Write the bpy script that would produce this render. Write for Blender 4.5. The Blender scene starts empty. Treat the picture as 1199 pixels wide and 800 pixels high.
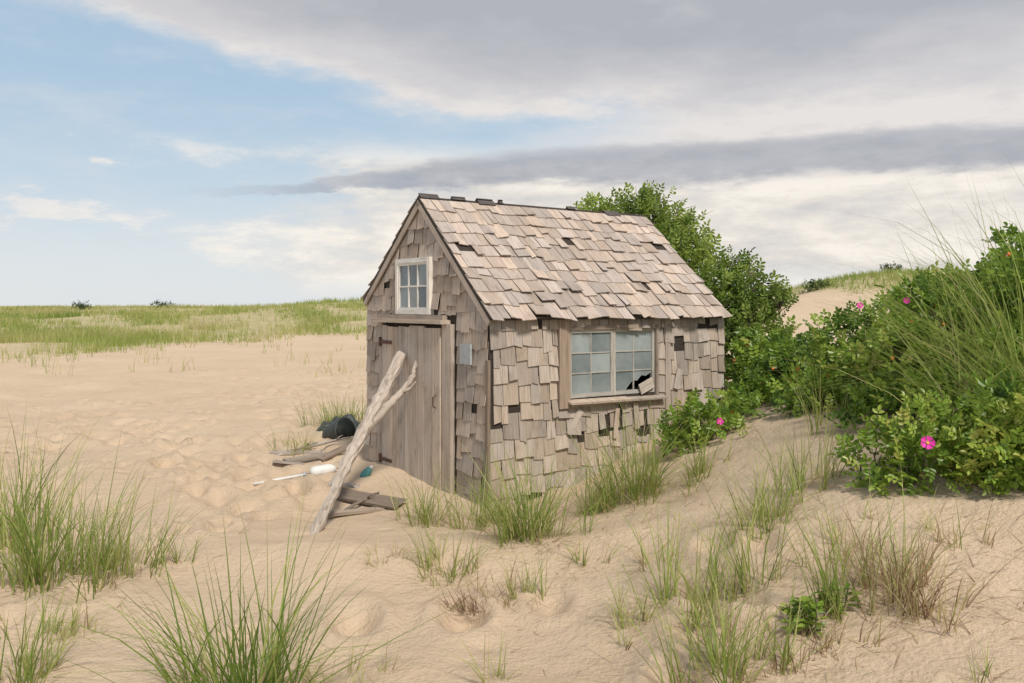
import bpy, bmesh, math, random
import numpy as np
from mathutils import Vector, Matrix
random.seed(7); rng = np.random.default_rng(7)
scene = bpy.context.scene; COL = scene.collection
R = random.uniform
def lin(c): c/=255.0; return c/12.92 if c<=.04045 else ((c+.055)/1.055)**2.4
def S(r,g,b): return (lin(r),lin(g),lin(b),1)

# ------------------------------------------------------------------ tags
def tag(o,label=None,cat=None,group=None,kind=None):
    if label: o['label']=label
    if cat: o['category']=cat
    if group: o['group']=group
    if kind: o['kind']=kind
    return o
def empty(name,loc=(0,0,0),rz=0):
    o=bpy.data.objects.new(name,None); COL.objects.link(o); o.location=loc; o.rotation_euler=(0,0,rz); o.empty_display_size=.1; return o

# ------------------------------------------------------------------ noise + terrain
def ss(a,b,t):
    t=np.clip((np.asarray(t,float)-a)/(b-a),0,1); return t*t*(3-2*t)
def hsh(i,j,s): 
    v=np.sin(i*127.1+j*311.7+s*74.7)*43758.5453; return v-np.floor(v)
def vn(x,y,s=0):
    x=np.asarray(x,float); y=np.asarray(y,float)
    i=np.floor(x); j=np.floor(y); fx=x-i; fy=y-j
    fx=fx*fx*(3-2*fx); fy=fy*fy*(3-2*fy)
    a=hsh(i,j,s); b=hsh(i+1,j,s); c=hsh(i,j+1,s); d=hsh(i+1,j+1,s)
    return (a+(b-a)*fx)*(1-fy)+(c+(d-c)*fx)*fy-.5
def zg(x,y):
    x=np.asarray(x,float); y=np.asarray(y,float)
    z=.83*ss(.1,3.2,x)*ss(1.0,6.9,y)*(1-ss(11,26,y))
    z=z+.5*np.exp(-((x-4.6)/1.3)**2-((y-8)/2.2)**2)
    z=z+.13*np.exp(-((y-6.7-.15*np.sin(x*1.3))/.45)**2)*ss(-3.0,-1.2,x)*(1-ss(.6,2,x))
    z=z-.07*np.exp(-((x+2.0)/.9)**2-((y-8.3)/.8)**2)
    z=z+1.55*ss(15,90,y)
    z=z+.95*np.exp(-((x+15)/9)**2-((y-95)/25)**2)
    z=z+2.7*np.exp(-((x-27.5)/9.5)**2-((y-65)/14)**2)+2.0*np.exp(-((x-44)/14)**2-((y-62)/14)**2)
    near=1-ss(18,40,y)
    z=z+near*(.12*vn(x*.7,y*.7,1)+.055*vn(x*2.1,y*2.1,2)+.020*vn(x*5,y*5,3))
    z=z+.35*vn(x*.09,y*.09,4)*ss(18,50,y)+.12*vn(x*.4,y*.4,5)*ss(15,40,y)
    return z
def Z(x,y): return float(zg(x,y))
F=1000.0; CZ=2.0; CX=599.5; HY=358.0
def pt(px,py,Y): return Vector(((px-CX)/F*Y, Y, CZ+(HY-py)/F*Y))
def hit(px,py):
    Y=np.arange(2.6,80,.02); X=(px-CX)/F*Y; zz=CZ+(HY-py)/F*Y
    k=np.nonzero(zz<zg(X,Y))[0]
    i=k[0] if len(k) else -1
    return Vector((X[i],Y[i],Z(X[i],Y[i])))

# ------------------------------------------------------------------ materials
def mat(name):
    m=bpy.data.materials.new(name); m.use_nodes=True; nt=m.node_tree; nt.nodes.clear()
    out=nt.nodes.new('ShaderNodeOutputMaterial'); b=nt.nodes.new('ShaderNodeBsdfPrincipled')
    nt.links.new(b.outputs[0],out.inputs[0]); return m,nt,b,out
def N(nt,t,**k):
    n=nt.nodes.new(t)
    for a,v in k.items(): setattr(n,a,v)
    return n
def math_(nt,op,a,b=None,c=None):
    n=nt.nodes.new('ShaderNodeMath'); n.operation=op
    for i,v in enumerate((a,b,c)):
        if v is None: continue
        if isinstance(v,(int,float)): n.inputs[i].default_value=v
        else: nt.links.new(v,n.inputs[i])
    return n.outputs[0]
def mixc(nt,f,a,b,mode='MIX'):
    n=nt.nodes.new('ShaderNodeMix'); n.data_type='RGBA'; n.blend_type=mode
    for s,v in ((n.inputs[0],f),(n.inputs[6],a),(n.inputs[7],b)):
        if isinstance(v,(int,float)): s.default_value=v
        elif isinstance(v,tuple): s.default_value=v
        else: nt.links.new(v,s)
    return n.outputs[2]
def ramp(nt,f,stops):
    n=nt.nodes.new('ShaderNodeValToRGB'); e=n.color_ramp.elements
    while len(e)<len(stops): e.new(.5)
    for i,(p,c) in enumerate(stops): e[i].position=p; e[i].color=c
    nt.links.new(f,n.inputs[0]); return n.outputs[0]
def sstep(nt,a,b,v):
    n=nt.nodes.new('ShaderNodeMapRange'); n.interpolation_type='SMOOTHSTEP'
    for i,x in ((0,v),(1,a),(2,b)):
        if isinstance(x,(int,float)): n.inputs[i].default_value=x
        else: nt.links.new(x,n.inputs[i])
    n.inputs[3].default_value=0; n.inputs[4].default_value=1; return n.outputs[0]
def noise(nt,vec,scale,detail=4,rough=.55):
    n=nt.nodes.new('ShaderNodeTexNoise'); n.inputs['Scale'].default_value=scale; n.inputs['Detail'].default_value=detail; n.inputs['Roughness'].default_value=rough
    if vec is not None: nt.links.new(vec,n.inputs['Vector'])
    return n.outputs['Fac']
def wood(name,ca,cb,cd,rough=.9,gs=(55,3),crack=.5,bd=.006):
    m,nt,b,out=mat(name)
    uv=N(nt,'ShaderNodeUVMap'); mp=N(nt,'ShaderNodeMapping'); mp.inputs['Scale'].default_value=(gs[0],gs[1],1)
    nt.links.new(uv.outputs[0],mp.inputs[0])
    g=noise(nt,mp.outputs[0],1,6,.65)
    mp2=N(nt,'ShaderNodeMapping'); mp2.inputs['Scale'].default_value=(9,4,1); nt.links.new(uv.outputs[0],mp2.inputs[0])
    st=noise(nt,mp2.outputs[0],1,5,.6)
    at=N(nt,'ShaderNodeAttribute',attribute_name='tone'); t=at.outputs['Fac']
    c=ramp(nt,g,[(.25,cd),(.45,ca),(.75,cb)])
    c=mixc(nt,math_(nt,'MULTIPLY',sstep(nt,.5,.75,st),crack),c,cd)
    k=math_(nt,'ADD',math_(nt,'MULTIPLY',t,1.0),.5)
    n=nt.nodes.new('ShaderNodeVectorMath'); n.operation='SCALE'; nt.links.new(c,n.inputs[0]); nt.links.new(k,n.inputs['Scale'])
    w=math_(nt,'FRACT',math_(nt,'MULTIPLY',t,37.3))
    hu=mixc(nt,w,(1.06,1.0,.93,1),(.97,.99,1.02,1))
    c=mixc(nt,1.0,n.outputs[0],hu,'MULTIPLY')
    nt.links.new(c,b.inputs['Base Color']); b.inputs['Roughness'].default_value=rough; b.inputs['Specular IOR Level'].default_value=.2
    bp=N(nt,'ShaderNodeBump'); bp.inputs['Strength'].default_value=.7; bp.inputs['Distance'].default_value=bd
    nt.links.new(g,bp.inputs['Height']); nt.links.new(bp.outputs[0],b.inputs['Normal'])
    return m
def plain(name,c,rough=.6,var=.25,metal=0,scale=18):
    m,nt,b,out=mat(name); tc=N(nt,'ShaderNodeTexCoord')
    f=noise(nt,tc.outputs['Object'],scale,5)
    d=tuple(x*(1-var) for x in c[:3])+(1,); l=tuple(min(1,x*(1+var)) for x in c[:3])+(1,)
    nt.links.new(ramp(nt,f,[(.3,d),(.7,l)]),b.inputs['Base Color']); b.inputs['Roughness'].default_value=rough; b.inputs['Metallic'].default_value=metal
    bp=N(nt,'ShaderNodeBump'); bp.inputs['Strength'].default_value=.25; bp.inputs['Distance'].default_value=.004
    nt.links.new(f,bp.inputs['Height']); nt.links.new(bp.outputs[0],b.inputs['Normal'])
    return m
def leafy(name,stops,trans=.3,rough=.55,spec=.3):
    m,nt,b,out=mat(name); at=N(nt,'ShaderNodeAttribute',attribute_name='tone')
    c=ramp(nt,at.outputs['Fac'],stops); nt.links.new(c,b.inputs['Base Color'])
    b.inputs['Roughness'].default_value=rough; b.inputs['Specular IOR Level'].default_value=spec
    tr=N(nt,'ShaderNodeBsdfTranslucent'); nt.links.new(c,tr.inputs[0])
    mx=N(nt,'ShaderNodeMixShader'); mx.inputs[0].default_value=trans
    nt.links.new(b.outputs[0],mx.inputs[1]); nt.links.new(tr.outputs[0],mx.inputs[2]); nt.links.new(mx.outputs[0],out.inputs[0])
    return m
M_SH=wood('weathered_shingle',(.38,.318,.265,1),(.49,.423,.365,1),(.18,.138,.107,1))
M_GS=wood('gable_shingle',(.375,.31,.255,1),(.485,.415,.355,1),(.18,.138,.107,1))
M_RF=wood('roof_shingle',(.395,.33,.282,1),(.505,.437,.382,1),(.20,.152,.122,1))
M_DK=wood('dark_sheathing',(.05,.04,.032,1),(.07,.055,.045,1),(.02,.016,.013,1))
M_BD=wood('grey_board',(.375,.315,.262,1),(.49,.43,.37,1),(.165,.13,.102,1),gs=(40,1.6))
M_BR=wood('brown_board',(.27,.215,.17,1),(.36,.295,.24,1),(.12,.09,.068,1),gs=(40,1.6))
M_DR=wood('driftwood',(.37,.325,.285,1),(.51,.462,.415,1),(.10,.08,.064,1),gs=(34,1.5),crack=.75,bd=.012)
M_PT=wood('chipped_paint',(.40,.375,.33,1),(.49,.465,.42,1),(.21,.175,.135,1),gs=(30,3))
M_PW=wood('white_paint',(.60,.58,.54,1),(.70,.68,.65,1),(.36,.31,.26,1),gs=(30,3))
M_TAR=plain('tar_paper',(.085,.072,.066,1),.9)
M_RUST=plain('rusty_iron',(.10,.045,.028,1),.8)
M_ZINC=plain('dull_zinc',(.36,.37,.37,1),.6,.15)
M_BLK=plain('black_plastic',(.035,.043,.037,1),.6)
M_WHT=plain('white_foam',(.68,.67,.64,1),.6,.12)
M_TEAL=plain('teal_plastic',(.06,.22,.22,1),.6)
M_BARK=plain('bark',(.09,.07,.055,1),.9,.4)
M_TWIG=plain('grey_twig',(.19,.15,.12,1),.9,.3)
M_PETAL=plain('magenta_petal',(.68,.02,.33,1),.6,.15)
M_STAM=plain('yellow_stamen',(.6,.40,.05,1),.7)
M_HIP=plain('orange_hip',(.65,.16,.02,1),.4)
def glass(name,ca,cb):
    m,nt,b,out=mat(name); tc=N(nt,'ShaderNodeTexCoord'); f=noise(nt,tc.outputs['Object'],3.5,5,.6)
    at=N(nt,'ShaderNodeAttribute',attribute_name='tone')
    c=ramp(nt,math_(nt,'ADD',math_(nt,'MULTIPLY',f,.6),math_(nt,'MULTIPLY',at.outputs['Fac'],.4)),[(.3,ca),(.7,cb)])
    nt.links.new(c,b.inputs['Base Color']); b.inputs['Roughness'].default_value=.2; b.inputs['Specular IOR Level'].default_value=.6
    return m
M_GL=glass('milky_glass',(.14,.165,.17,1),(.35,.38,.37,1))
M_GL2=glass('dusty_glass',(.10,.125,.14,1),(.24,.28,.30,1))
M_GRASS=leafy('beach_grass_blade',[(0,(.15,.225,.04,1)),(.3,(.29,.37,.08,1)),(.55,(.46,.46,.16,1)),(.78,(.60,.50,.29,1)),(.9,(.38,.25,.15,1)),(1,(.23,.14,.085,1))],.42)
M_ROSE=leafy('rose_leaf',[(0,(.05,.105,.016,1)),(.35,(.145,.25,.032,1)),(.75,(.30,.42,.06,1)),(.95,(.44,.50,.11,1)),(1,(.50,.23,.05,1))],.4,.38,.5)
M_TREE=leafy('tree_leaf',[(0,(.07,.115,.02,1)),(.5,(.20,.29,.05,1)),(1,(.40,.48,.11,1))],.4)
M_DARKL=leafy('dark_shrub_leaf',[(0,(.03,.055,.018,1)),(1,(.08,.12,.035,1))],.2)

# ground
def ground_mat():
    m,nt,b,out=mat('dune_sand'); g=N(nt,'ShaderNodeNewGeometry'); P=g.outputs['Position']
    f1=noise(nt,P,.5,4); f2=noise(nt,P,7,6,.65); f3=noise(nt,P,160,3,.7); f4=noise(nt,P,1.7,5,.6)
    c=ramp(nt,f1,[(.3,(.59,.447,.308,1)),(.7,(.65,.505,.358,1))])
    c=mixc(nt,math_(nt,'MULTIPLY',sstep(nt,.52,.72,f2),.25),c,(.48,.35,.23,1))
    c=mixc(nt,math_(nt,'MULTIPLY',sstep(nt,.6,.75,f3),.42),c,(.33,.235,.16,1))
    at=N(nt,'ShaderNodeAttribute',attribute_name='veg')
    gr=ramp(nt,noise(nt,P,1.2,6,.7),[(.3,(.25,.26,.09,1)),(.5,(.38,.35,.16,1)),(.7,(.52,.43,.26,1))])
    vm=math_(nt,'MULTIPLY',math_(nt,'MULTIPLY',at.outputs['Fac'],.75),sstep(nt,.38,.62,math_(nt,'ADD',math_(nt,'MULTIPLY',f4,.78),math_(nt,'MULTIPLY',at.outputs['Fac'],.22))))
    c=mixc(nt,vm,c,gr)
    nt.links.new(c,b.inputs['Base Color']); b.inputs['Roughness'].default_value=.95; b.inputs['Specular IOR Level'].default_value=.12
    vo=N(nt,'ShaderNodeTexVoronoi'); vo.feature='SMOOTH_F1'; vo.inputs['Scale'].default_value=2.6; vo.inputs['Smoothness'].default_value=.4; nt.links.new(P,vo.inputs['Vector'])
    pm=math_(nt,'MULTIPLY',sstep(nt,.0,.35,vo.outputs['Distance']),.03)
    h=math_(nt,'ADD',pm,math_(nt,'MULTIPLY',f2,.042))
    h=math_(nt,'ADD',h,math_(nt,'MULTIPLY',f3,.009))
    h=math_(nt,'ADD',h,math_(nt,'MULTIPLY',noise(nt,P,28,4,.6),.017))
    bp=N(nt,'ShaderNodeBump'); bp.inputs['Strength'].default_value=.85; bp.inputs['Distance'].default_value=1.0
    nt.links.new(h,bp.inputs['Height']); nt.links.new(bp.outputs[0],b.inputs['Normal'])
    return m
M_SAND=ground_mat()

# ------------------------------------------------------------------ mesh helpers
def np_mesh(name,V,Fq,tone,m,parent=None,smooth=False):
    me=bpy.data.meshes.new(name); V=np.ascontiguousarray(V,dtype=np.float32).reshape(-1,3); Fq=np.ascontiguousarray(Fq,dtype=np.int32)
    n,k=Fq.shape
    me.vertices.add(len(V)); me.vertices.foreach_set('co',V.ravel())
    me.loops.add(Fq.size); me.loops.foreach_set('vertex_index',Fq.ravel())
    me.polygons.add(n); me.polygons.foreach_set('loop_start',np.arange(0,n*k,k,dtype=np.int32))
    me.update(calc_edges=True); me.validate()
    if tone is not None:
        a=me.attributes.new('tone','FLOAT','FACE'); a.data.foreach_set('value',np.asarray(tone,dtype=np.float32))
    me.polygons.foreach_set('use_smooth',np.full(n,smooth)) 
    me.materials.append(m)
    o=bpy.data.objects.new(name,me); COL.objects.link(o); o.parent=parent; return o
class MB:
    def __init__(s): s.V=[]; s.F=[]; s.T=[]; s.U=[]
    def face(s,idx,tone=.5,uv=None):
        s.F.append(tuple(idx)); s.T.append(tone); s.U.extend(uv if uv else [(0,0)]*len(idx))
    def box8(s,c,W,L,T,tone=.5):
        b=len(s.V); s.V.extend([tuple(p) for p in c]); ou,ov=R(0,50),R(0,50)
        uvv=[(ou+(i&1)*W+((i>>2)&1)*T, ov+((i>>1)&1)*L) for i in range(8)]
        for f in ((0,2,3,1),(4,5,7,6),(0,4,6,2),(1,3,7,5),(0,1,5,4),(2,6,7,3)):
            s.face([b+i for i in f],tone,[uvv[i] for i in f])
    def fr(s,O,a,l,t,A,L,T,tone=.5):
        c=[O+a*A[i&1]+l*L[(i>>1)&1]+t*T[(i>>2)&1] for i in range(8)]
        s.box8(c,abs(A[1]-A[0]),abs(L[1]-L[0]),abs(T[1]-T[0]),tone)
    def bx(s,x,y,z,g='z',tone=.5):
        X,Y,Zv=Vector((1,0,0)),Vector((0,1,0)),Vector((0,0,1)); o=Vector((0,0,0))
        if g=='y': s.fr(o,X,Y,Zv,x,y,z,tone)
        elif g=='z': s.fr(o,Y,Zv,X,y,z,x,tone)
        else: s.fr(o,Zv,X,Y,z,x,y,tone)
    def tube(s,pts,rad,n=8,tone=.5,caps=True,wob=0):
        pts=[Vector(p) for p in pts]; b0=len(s.V); L=0; ou=R(0,20)
        up=Vector((.31,.17,.93)); prof=[1+R(-wob,wob) for k in range(n)]
        for i,p in enumerate(pts):
            d=(pts[min(i+1,len(pts)-1)]-pts[max(i-1,0)]).normalized()
            e1=d.cross(up); 
            if e1.length<.05: e1=d.cross(Vector((1,0,0)))
            e1.normalize(); e2=d.cross(e1)
            for k in range(n):
                a=2*math.pi*k/n; r=rad[i]*prof[k]*(1+R(-wob,wob)*.6)
                s.V.append(tuple(p+e1*(math.cos(a)*r)+e2*(math.sin(a)*r)))
        for i in range(len(pts)-1):
            l=(pts[i+1]-pts[i]).length
            for k in range(n):
                k2=(k+1)%n; c=2*math.pi*rad[i]
                q=[b0+i*n+k,b0+i*n+k2,b0+(i+1)*n+k2,b0+(i+1)*n+k]
                s.face(q,tone,[(ou+c*k/n,L),(ou+c*(k+1)/n,L),(ou+c*(k+1)/n,L+l),(ou+c*k/n,L+l)])
            L+=l
        if caps:
            s.face([b0+k for k in range(n)][::-1],tone*.8); e=b0+(len(pts)-1)*n; s.face([e+k for k in range(n)],tone*.8)
    def build(s,name,m,parent=None,smooth=False):
        me=bpy.data.meshes.new(name); me.from_pydata(s.V,[],s.F); 
        uv=me.uv_layers.new(name='UVMap'); uv.data.foreach_set('uv',np.array(s.U,dtype=np.float32).ravel())
        a=me.attributes.new('tone','FLOAT','FACE'); a.data.foreach_set('value',np.array(s.T,dtype=np.float32))
        if smooth: me.polygons.foreach_set('use_smooth',np.full(len(s.F),True))
        me.materials.append(m); me.update()
        o=bpy.data.objects.new(name,me); COL.objects.link(o); o.parent=parent; return o

# ------------------------------------------------------------------ ground
def make_ground():
    NR,NC=780,640
    r=2.2*(700.0)**(np.arange(NR)/(NR-1)); a=np.radians(np.linspace(-74,74,NC))
    Rr,A=np.meshgrid(r,a,indexing='ij'); X=Rr*np.sin(A); Y=-2+Rr*np.cos(A); Zz=zg(X,Y)
    zone=(Y<30)
    tr=[]
    for x0,y0,x1,y1,n in ((-8,7,-3,24,44),(-3,9,-5.2,25,40),(-7,13,-2.6,12,20),(-9,17,-4,19,26),(-2.6,8.2,-6,14,22),(-5,8,-8,16,26),(-1.5,5.2,.6,5.9,6),(1.0,4.4,1.7,6.2,7),(-3.2,5.5,-2.2,9.5,10)):
        for i in range(n):
            t=i/n; sd=(i%2-.5)*.22; tr.append((x0+(x1-x0)*t+sd+R(-.12,.12),y0+(y1-y0)*t+R(-.15,.15)))
    for i in range(340): tr.append((R(-11,-2.0),R(7.0,26)))
    Xz,Yz=X[zone],Y[zone]; dz=np.zeros_like(Xz)
    for (x,y) in tr:
        k=(np.abs(Xz-x)<.5)&(np.abs(Yz-y)<.6)
        s=R(.8,1.25); d=((Xz[k]-x)/(.11*s))**2+((Yz[k]-y)/(.17*s))**2
        dz[k]+= -.072*np.exp(-d)+.030*np.exp(-((np.sqrt(d)-1.7)/.5)**2)
    Zz[zone]+=dz
    V=np.stack([X,Y,Zz],-1).reshape(-1,3)
    i=np.arange(NR-1)[:,None]*NC+np.arange(NC-1)[None,:]
    Fq=np.stack([i,i+1,i+NC+1,i+NC],-1).reshape(-1,4)[:,::-1]
    o=np_mesh('ground',V,Fq,None,M_SAND,smooth=True)
    v=veg(X,Y).ravel(); at=o.data.attributes.new('veg','FLOAT','POINT'); at.data.foreach_set('value',v.astype(np.float32))
    tag(o,'pale tan dune sand with footprints stretching to the grassy flat','ground',kind='structure')
def veg(X,Y):
    b=24+19*ss(-17,-8,X)+22*vn(X*.12,Y*.06,9)+9*vn(X*.5,Y*.3,10)
    v=ss(-5,26,Y-b)*(1-ss(6,12,X))
    h=3.2*np.exp(-((X-27.5)/9.5)**2-((Y-65)/14)**2)+2.2*np.exp(-((X-44)/14)**2-((Y-62)/14)**2)
    v2=ss(1.6,2.6,h+1.0*vn(X*.3,Y*.3,12))*ss(6,12,X)
    v3=ss(80,95,Y)*ss(6,12,X)
    return np.clip(v+v2+v3,0,1)
make_ground()

# ------------------------------------------------------------------ grass
def blades(P,h,az,lean,droop,w,tone,S_=4):
    n=len(P); t=np.linspace(0,1,S_+1)[None,:]
    h=h[:,None]; lean=lean[:,None]; droop=droop[:,None]
    hz=h*(lean*t+droop*t**2.3); vt=h*(t*np.sqrt(np.clip(1-lean**2,.1,1))-.55*droop*t**3)
    C=np.stack([P[:,0:1]+np.cos(az)[:,None]*hz,P[:,1:2]+np.sin(az)[:,None]*hz,P[:,2:3]+vt],-1)
    a2=az+np.pi/2+rng.uniform(-1.1,1.1,n)
    sd=np.stack([np.cos(a2),np.sin(a2),np.zeros(n)],-1)[:,None,:]
    wt=(w[:,None]*(1-t**1.7)+.0005)[...,None]*.5
    V=np.stack([C-sd*wt,C+sd*wt],2).reshape(-1,3)
    base=(np.arange(n)*(S_+1)*2)[:,None]+np.arange(S_)[None,:]*2
    Fq=np.stack([base,base+1,base+3,base+2],-1).reshape(-1,4)
    return V,Fq,np.repeat(tone,S_)
def clump(px,py,hpx,n,rad,tm,label,spread=.45,wd=.0075,pos=None,hm=None,lean_az=None,bend=0):
    p=hit(px,py) if pos is None else Vector((pos[0],pos[1],Z(*pos)))
    H=(hpx/F*p.y if hm is None else hm)*1.16; n=int(n*1.22); rad=rad*1.15
    a=rng.uniform(0,2*np.pi,n); r=rad*np.sqrt(rng.uniform(0,1,n))*rng.uniform(.4,1,n)
    k=max(3,n//10); tx=rng.normal(0,rad*.5,k); ty=rng.normal(0,rad*.42,k); ti=rng.integers(0,k,n)
    x=p.x+tx[ti]+np.cos(a)*r*.22; y=p.y+ty[ti]+np.sin(a)*r*.22
    P=np.stack([x,y,zg(x,y)-.03],-1)
    out=np.arctan2(y-p.y,x-p.x); az=out+rng.normal(0,1.0,n)
    if lean_az is not None: az=lean_az+rng.normal(0,.7,n)
    h=H*rng.uniform(.38,1.12,n)*rng.uniform(.78,1.08,k)[ti]; lean=np.abs(rng.normal(.0,spread*.6,n)).clip(0,.85)+.04
    droop=np.abs(rng.normal(0.12+bend,spread*.7,n)).clip(0,.95)
    tone=np.clip(rng.normal(tm,.17,n)+rng.normal(0,.08,k)[ti],0,1)
    dry=rng.uniform(0,1,n)<.14; tone[dry]=rng.uniform(.65,.95,dry.sum()); h[dry]*=.6
    w=wd*rng.uniform(.6,1.3,n)
    V,Fq,T=blades(P,h,az,lean,droop,w,tone,5)
    m=max(6,n//5); a=rng.uniform(0,2*np.pi,m); x=p.x+rng.normal(0,rad*.6,m); y=p.y+rng.normal(0,rad*.6,m)
    V2,F2,T2=blades(np.stack([x,y,zg(x,y)-.005],-1),H*rng.uniform(.2,.5,m),a,rng.uniform(.75,.97,m),rng.uniform(.0,.25,m),np.full(m,wd*.8),rng.uniform(.7,1,m),5)
    o=np_mesh('tussock',np.concatenate([V,V2])-np.array(p),np.concatenate([Fq,F2+len(V)]),np.concatenate([T,T2]),M_GRASS)
    o.location=p
    tag(o,label,'plant','clumps of beach grass on the sand'); return o
CL=[
 (290,835,225,220,.24,.14,'big bright green beach grass clump in the foreground left of centre',.6,.0105),
 (390,800,75,70,.22,.6,'low dry beach grass tuft beside the big foreground clump',.6,.006),
 (55,678,140,300,.42,.24,'broad beach grass clump spreading inward from the left edge',.45,.009),
 (140,670,110,130,.24,.32,'thinner beach grass clump right of the broad left edge clump',.45,.0075),
 (5,640,155,160,.3,.24,'tall beach grass cut off by the left picture edge',.4,.009),
 (15,800,105,80,.2,.28,'beach grass tuft in the bottom left corner',.5,.0085),
 (100,745,45,45,.14,.68,'small straw coloured tuft between the left clumps',.6,.005),
 (210,660,65,18,.07,.35,'tiny sprig of grass on bare sand right of the left clumps',.4,.006),
 (520,672,70,110,.22,.5,'half dry tuft on the sand lip below the door',.55,.0065),
 (500,612,70,120,.28,.34,'grass tuft growing against the foot of the door',.55,.0065),
 (620,630,115,300,.32,.28,'green grass clump in front of the shack wall under the window',.55,.0075),
 (565,618,80,130,.24,.38,'short grass at the near corner of the shack',.5,.007),
 (625,702,80,40,.14,.34,'sparse upright sprigs on the open sand below the wall clump',.35,.006),
 (580,710,45,100,.2,.92,'brown dead grass tuft lying on the open sand',.8,.006),
 (745,582,118,300,.30,.28,'green grass clump at the wall right of the window sill',.55,.0075),
 (690,602,80,100,.2,.4,'small mixed tuft between the two wall clumps',.5,.0065),
 (790,715,125,130,.30,.34,'loose green and straw clump in the right foreground, left of the leafy weed',.55,.0075),
 (845,792,135,150,.26,.3,'beach grass clump at the bottom edge right of centre',.55,.008),
 (770,660,60,40,.18,.55,'low dry grass on the slope above the right foreground clump',.6,.006),
 (905,612,95,130,.24,.38,'grass clump on the slope below the rose bushes',.5,.007),
 (945,570,100,80,.2,.32,'upright grass clump standing in front of the rose thicket',.4,.007),
 (885,690,145,60,.18,.32,'tall thin blades beside the leafy weed',.45,.007),
 (1000,705,160,80,.22,.4,'tall mixed beach grass right of the leafy weed',.45,.008),
 (1065,705,95,260,.26,.92,'reddish brown dead grass clump below the near rose bush',.55,.007),
 (985,640,75,70,.2,.64,'straw coloured clump at the left foot of the near rose bush',.6,.006),
 (580,800,75,22,.08,.46,'thin sprig at the bottom edge below the dead tuft',.5,.006),
 (1150,800,65,14,.08,.42,'few lone blades in the bottom right corner',.4,.006),
 (335,530,45,90,.3,.42,'low grass tuft beside the scattered boards',.55,.0065),
 (408,500,46,280,.42,.26,'green grass growing behind the black tub',.45,.009),
 (820,560,65,100,.26,.36,'grass clump in front of the low rose bush by the wall',.5,.0065),
 (680,660,50,35,.12,.38,'slim tuft on the mound below the wall',.5,.006),
 (45,745,70,65,.2,.4,'mixed tuft below the broad left edge clump',.5,.0065),
 (935,775,55,140,.26,.92,'brown dead grass at the foot of the leafy weed',.7,.006),
 (1120,640,70,40,.2,.74,'thin straw stems in the shade below the near rose bush',.5,.005),
 (455,655,35,45,.18,.7,'flat dry wisps on the sand lip beside the log',.7,.005),
 (735,745,75,45,.2,.58,'thin straw wisps at the left side of the right foreground clump',.6,.006),
]
for c in CL: clump(*c)
clump(0,0,0,190,.45,.28,'tallest beach grass arching over the rose thicket at the right edge',.5,.014,pos=(3.95,6.7),hm=1.75,lean_az=2.6,bend=.28)
clump(0,0,0,70,.3,.5,'tall pale beach grass rising behind the near rose bush',.5,.009,pos=(3.55,6.75),hm=1.05)
clump(0,0,0,120,.35,.30,'tall beach grass growing through the top of the rose thicket',.5,.011,pos=(4.5,7.4),hm=1.85,lean_az=2.8,bend=.28)
clump(0,0,0,45,.3,.4,'grass blades standing up through the middle of the rose thicket',.4,.008,pos=(3.0,7.8),hm=1.0)
clump(0,0,0,160,.3,.24,'long bright blades leaning in from the right picture edge',.6,.014,pos=(3.75,6.1),hm=1.6,lean_az=2.9,bend=.3)

def field():
    n=60000
    lx=rng.uniform(0,1,n); Y=20*(118/20)**lx; X=rng.uniform(-.80,.04,n)*Y
    v=veg(X,Y); keep=(rng.uniform(0,1,n)<v*np.clip(.27+1.5*vn(X*.35,Y*.2,20)+.6*vn(X*1.1,Y*.7,21),.02,1)+.005*(Y>22))
    X,Y=X[keep],Y[keep]
    n2=9000; Y2=rng.uniform(45,84,n2); X2=rng.uniform(14,50,n2); v2=veg(X2,Y2); k2=rng.uniform(0,1,n2)<v2
    X=np.concatenate([X,X2[k2]]); Y=np.concatenate([Y,Y2[k2]])
    m=len(X); B=5
    x=np.repeat(X,B)+rng.normal(0,.13,m*B); y=np.repeat(Y,B)+rng.normal(0,.13,m*B)
    P=np.stack([x,y,zg(x,y)-.03],-1); k=m*B
    h=rng.uniform(.2,.62,k)*(.75+.7*(vn(x*.15,y*.1,22)+.5)); w=.0005*y+.005*rng.uniform(.5,1.3,k)
    tone=np.clip(.44+.5*vn(x*.12,y*.08,23)+.3*vn(x*.6,y*.3,24)+rng.normal(0,.13,k),.08,.8)
    V,Fq,T=blades(P,h,rng.uniform(0,6.28,k),np.abs(rng.normal(0,.25,k)).clip(0,.7),np.abs(rng.normal(.1,.2,k)).clip(0,.6),w,tone,3)
    o=np_mesh('field_grass',V,Fq,T,M_GRASS); tag(o,'low green and straw grass covering the flat beyond the bare sand','grass',kind='stuff')
field()
def litter():
    n=1900; x=rng.uniform(-1.0,4.0,n); y=rng.uniform(3.8,9,n)
    d=ss(-.5,.3,vn(x*1.4,y*1.4,31))*(.25+.75*ss(-.5,1.5,x)); k=rng.uniform(0,1,n)<d; x,y=x[k],y[k]
    x2=rng.uniform(-5,-2.2,200); y2=rng.uniform(4.2,8,200); x=np.concatenate([x,x2]); y=np.concatenate([y,y2]); m=len(x)
    V,Fq,T=blades(np.stack([x,y,zg(x,y)+.003],-1),rng.uniform(.05,.26,m),rng.uniform(0,6.28,m),rng.uniform(.9,.995,m),np.zeros(m),np.full(m,.005),rng.uniform(.7,1,m),3)
    o=np_mesh('grass_litter',V,Fq,T,M_GRASS); tag(o,'dry straw and dead stems strewn over the sand','plant litter',kind='stuff')
litter()

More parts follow.
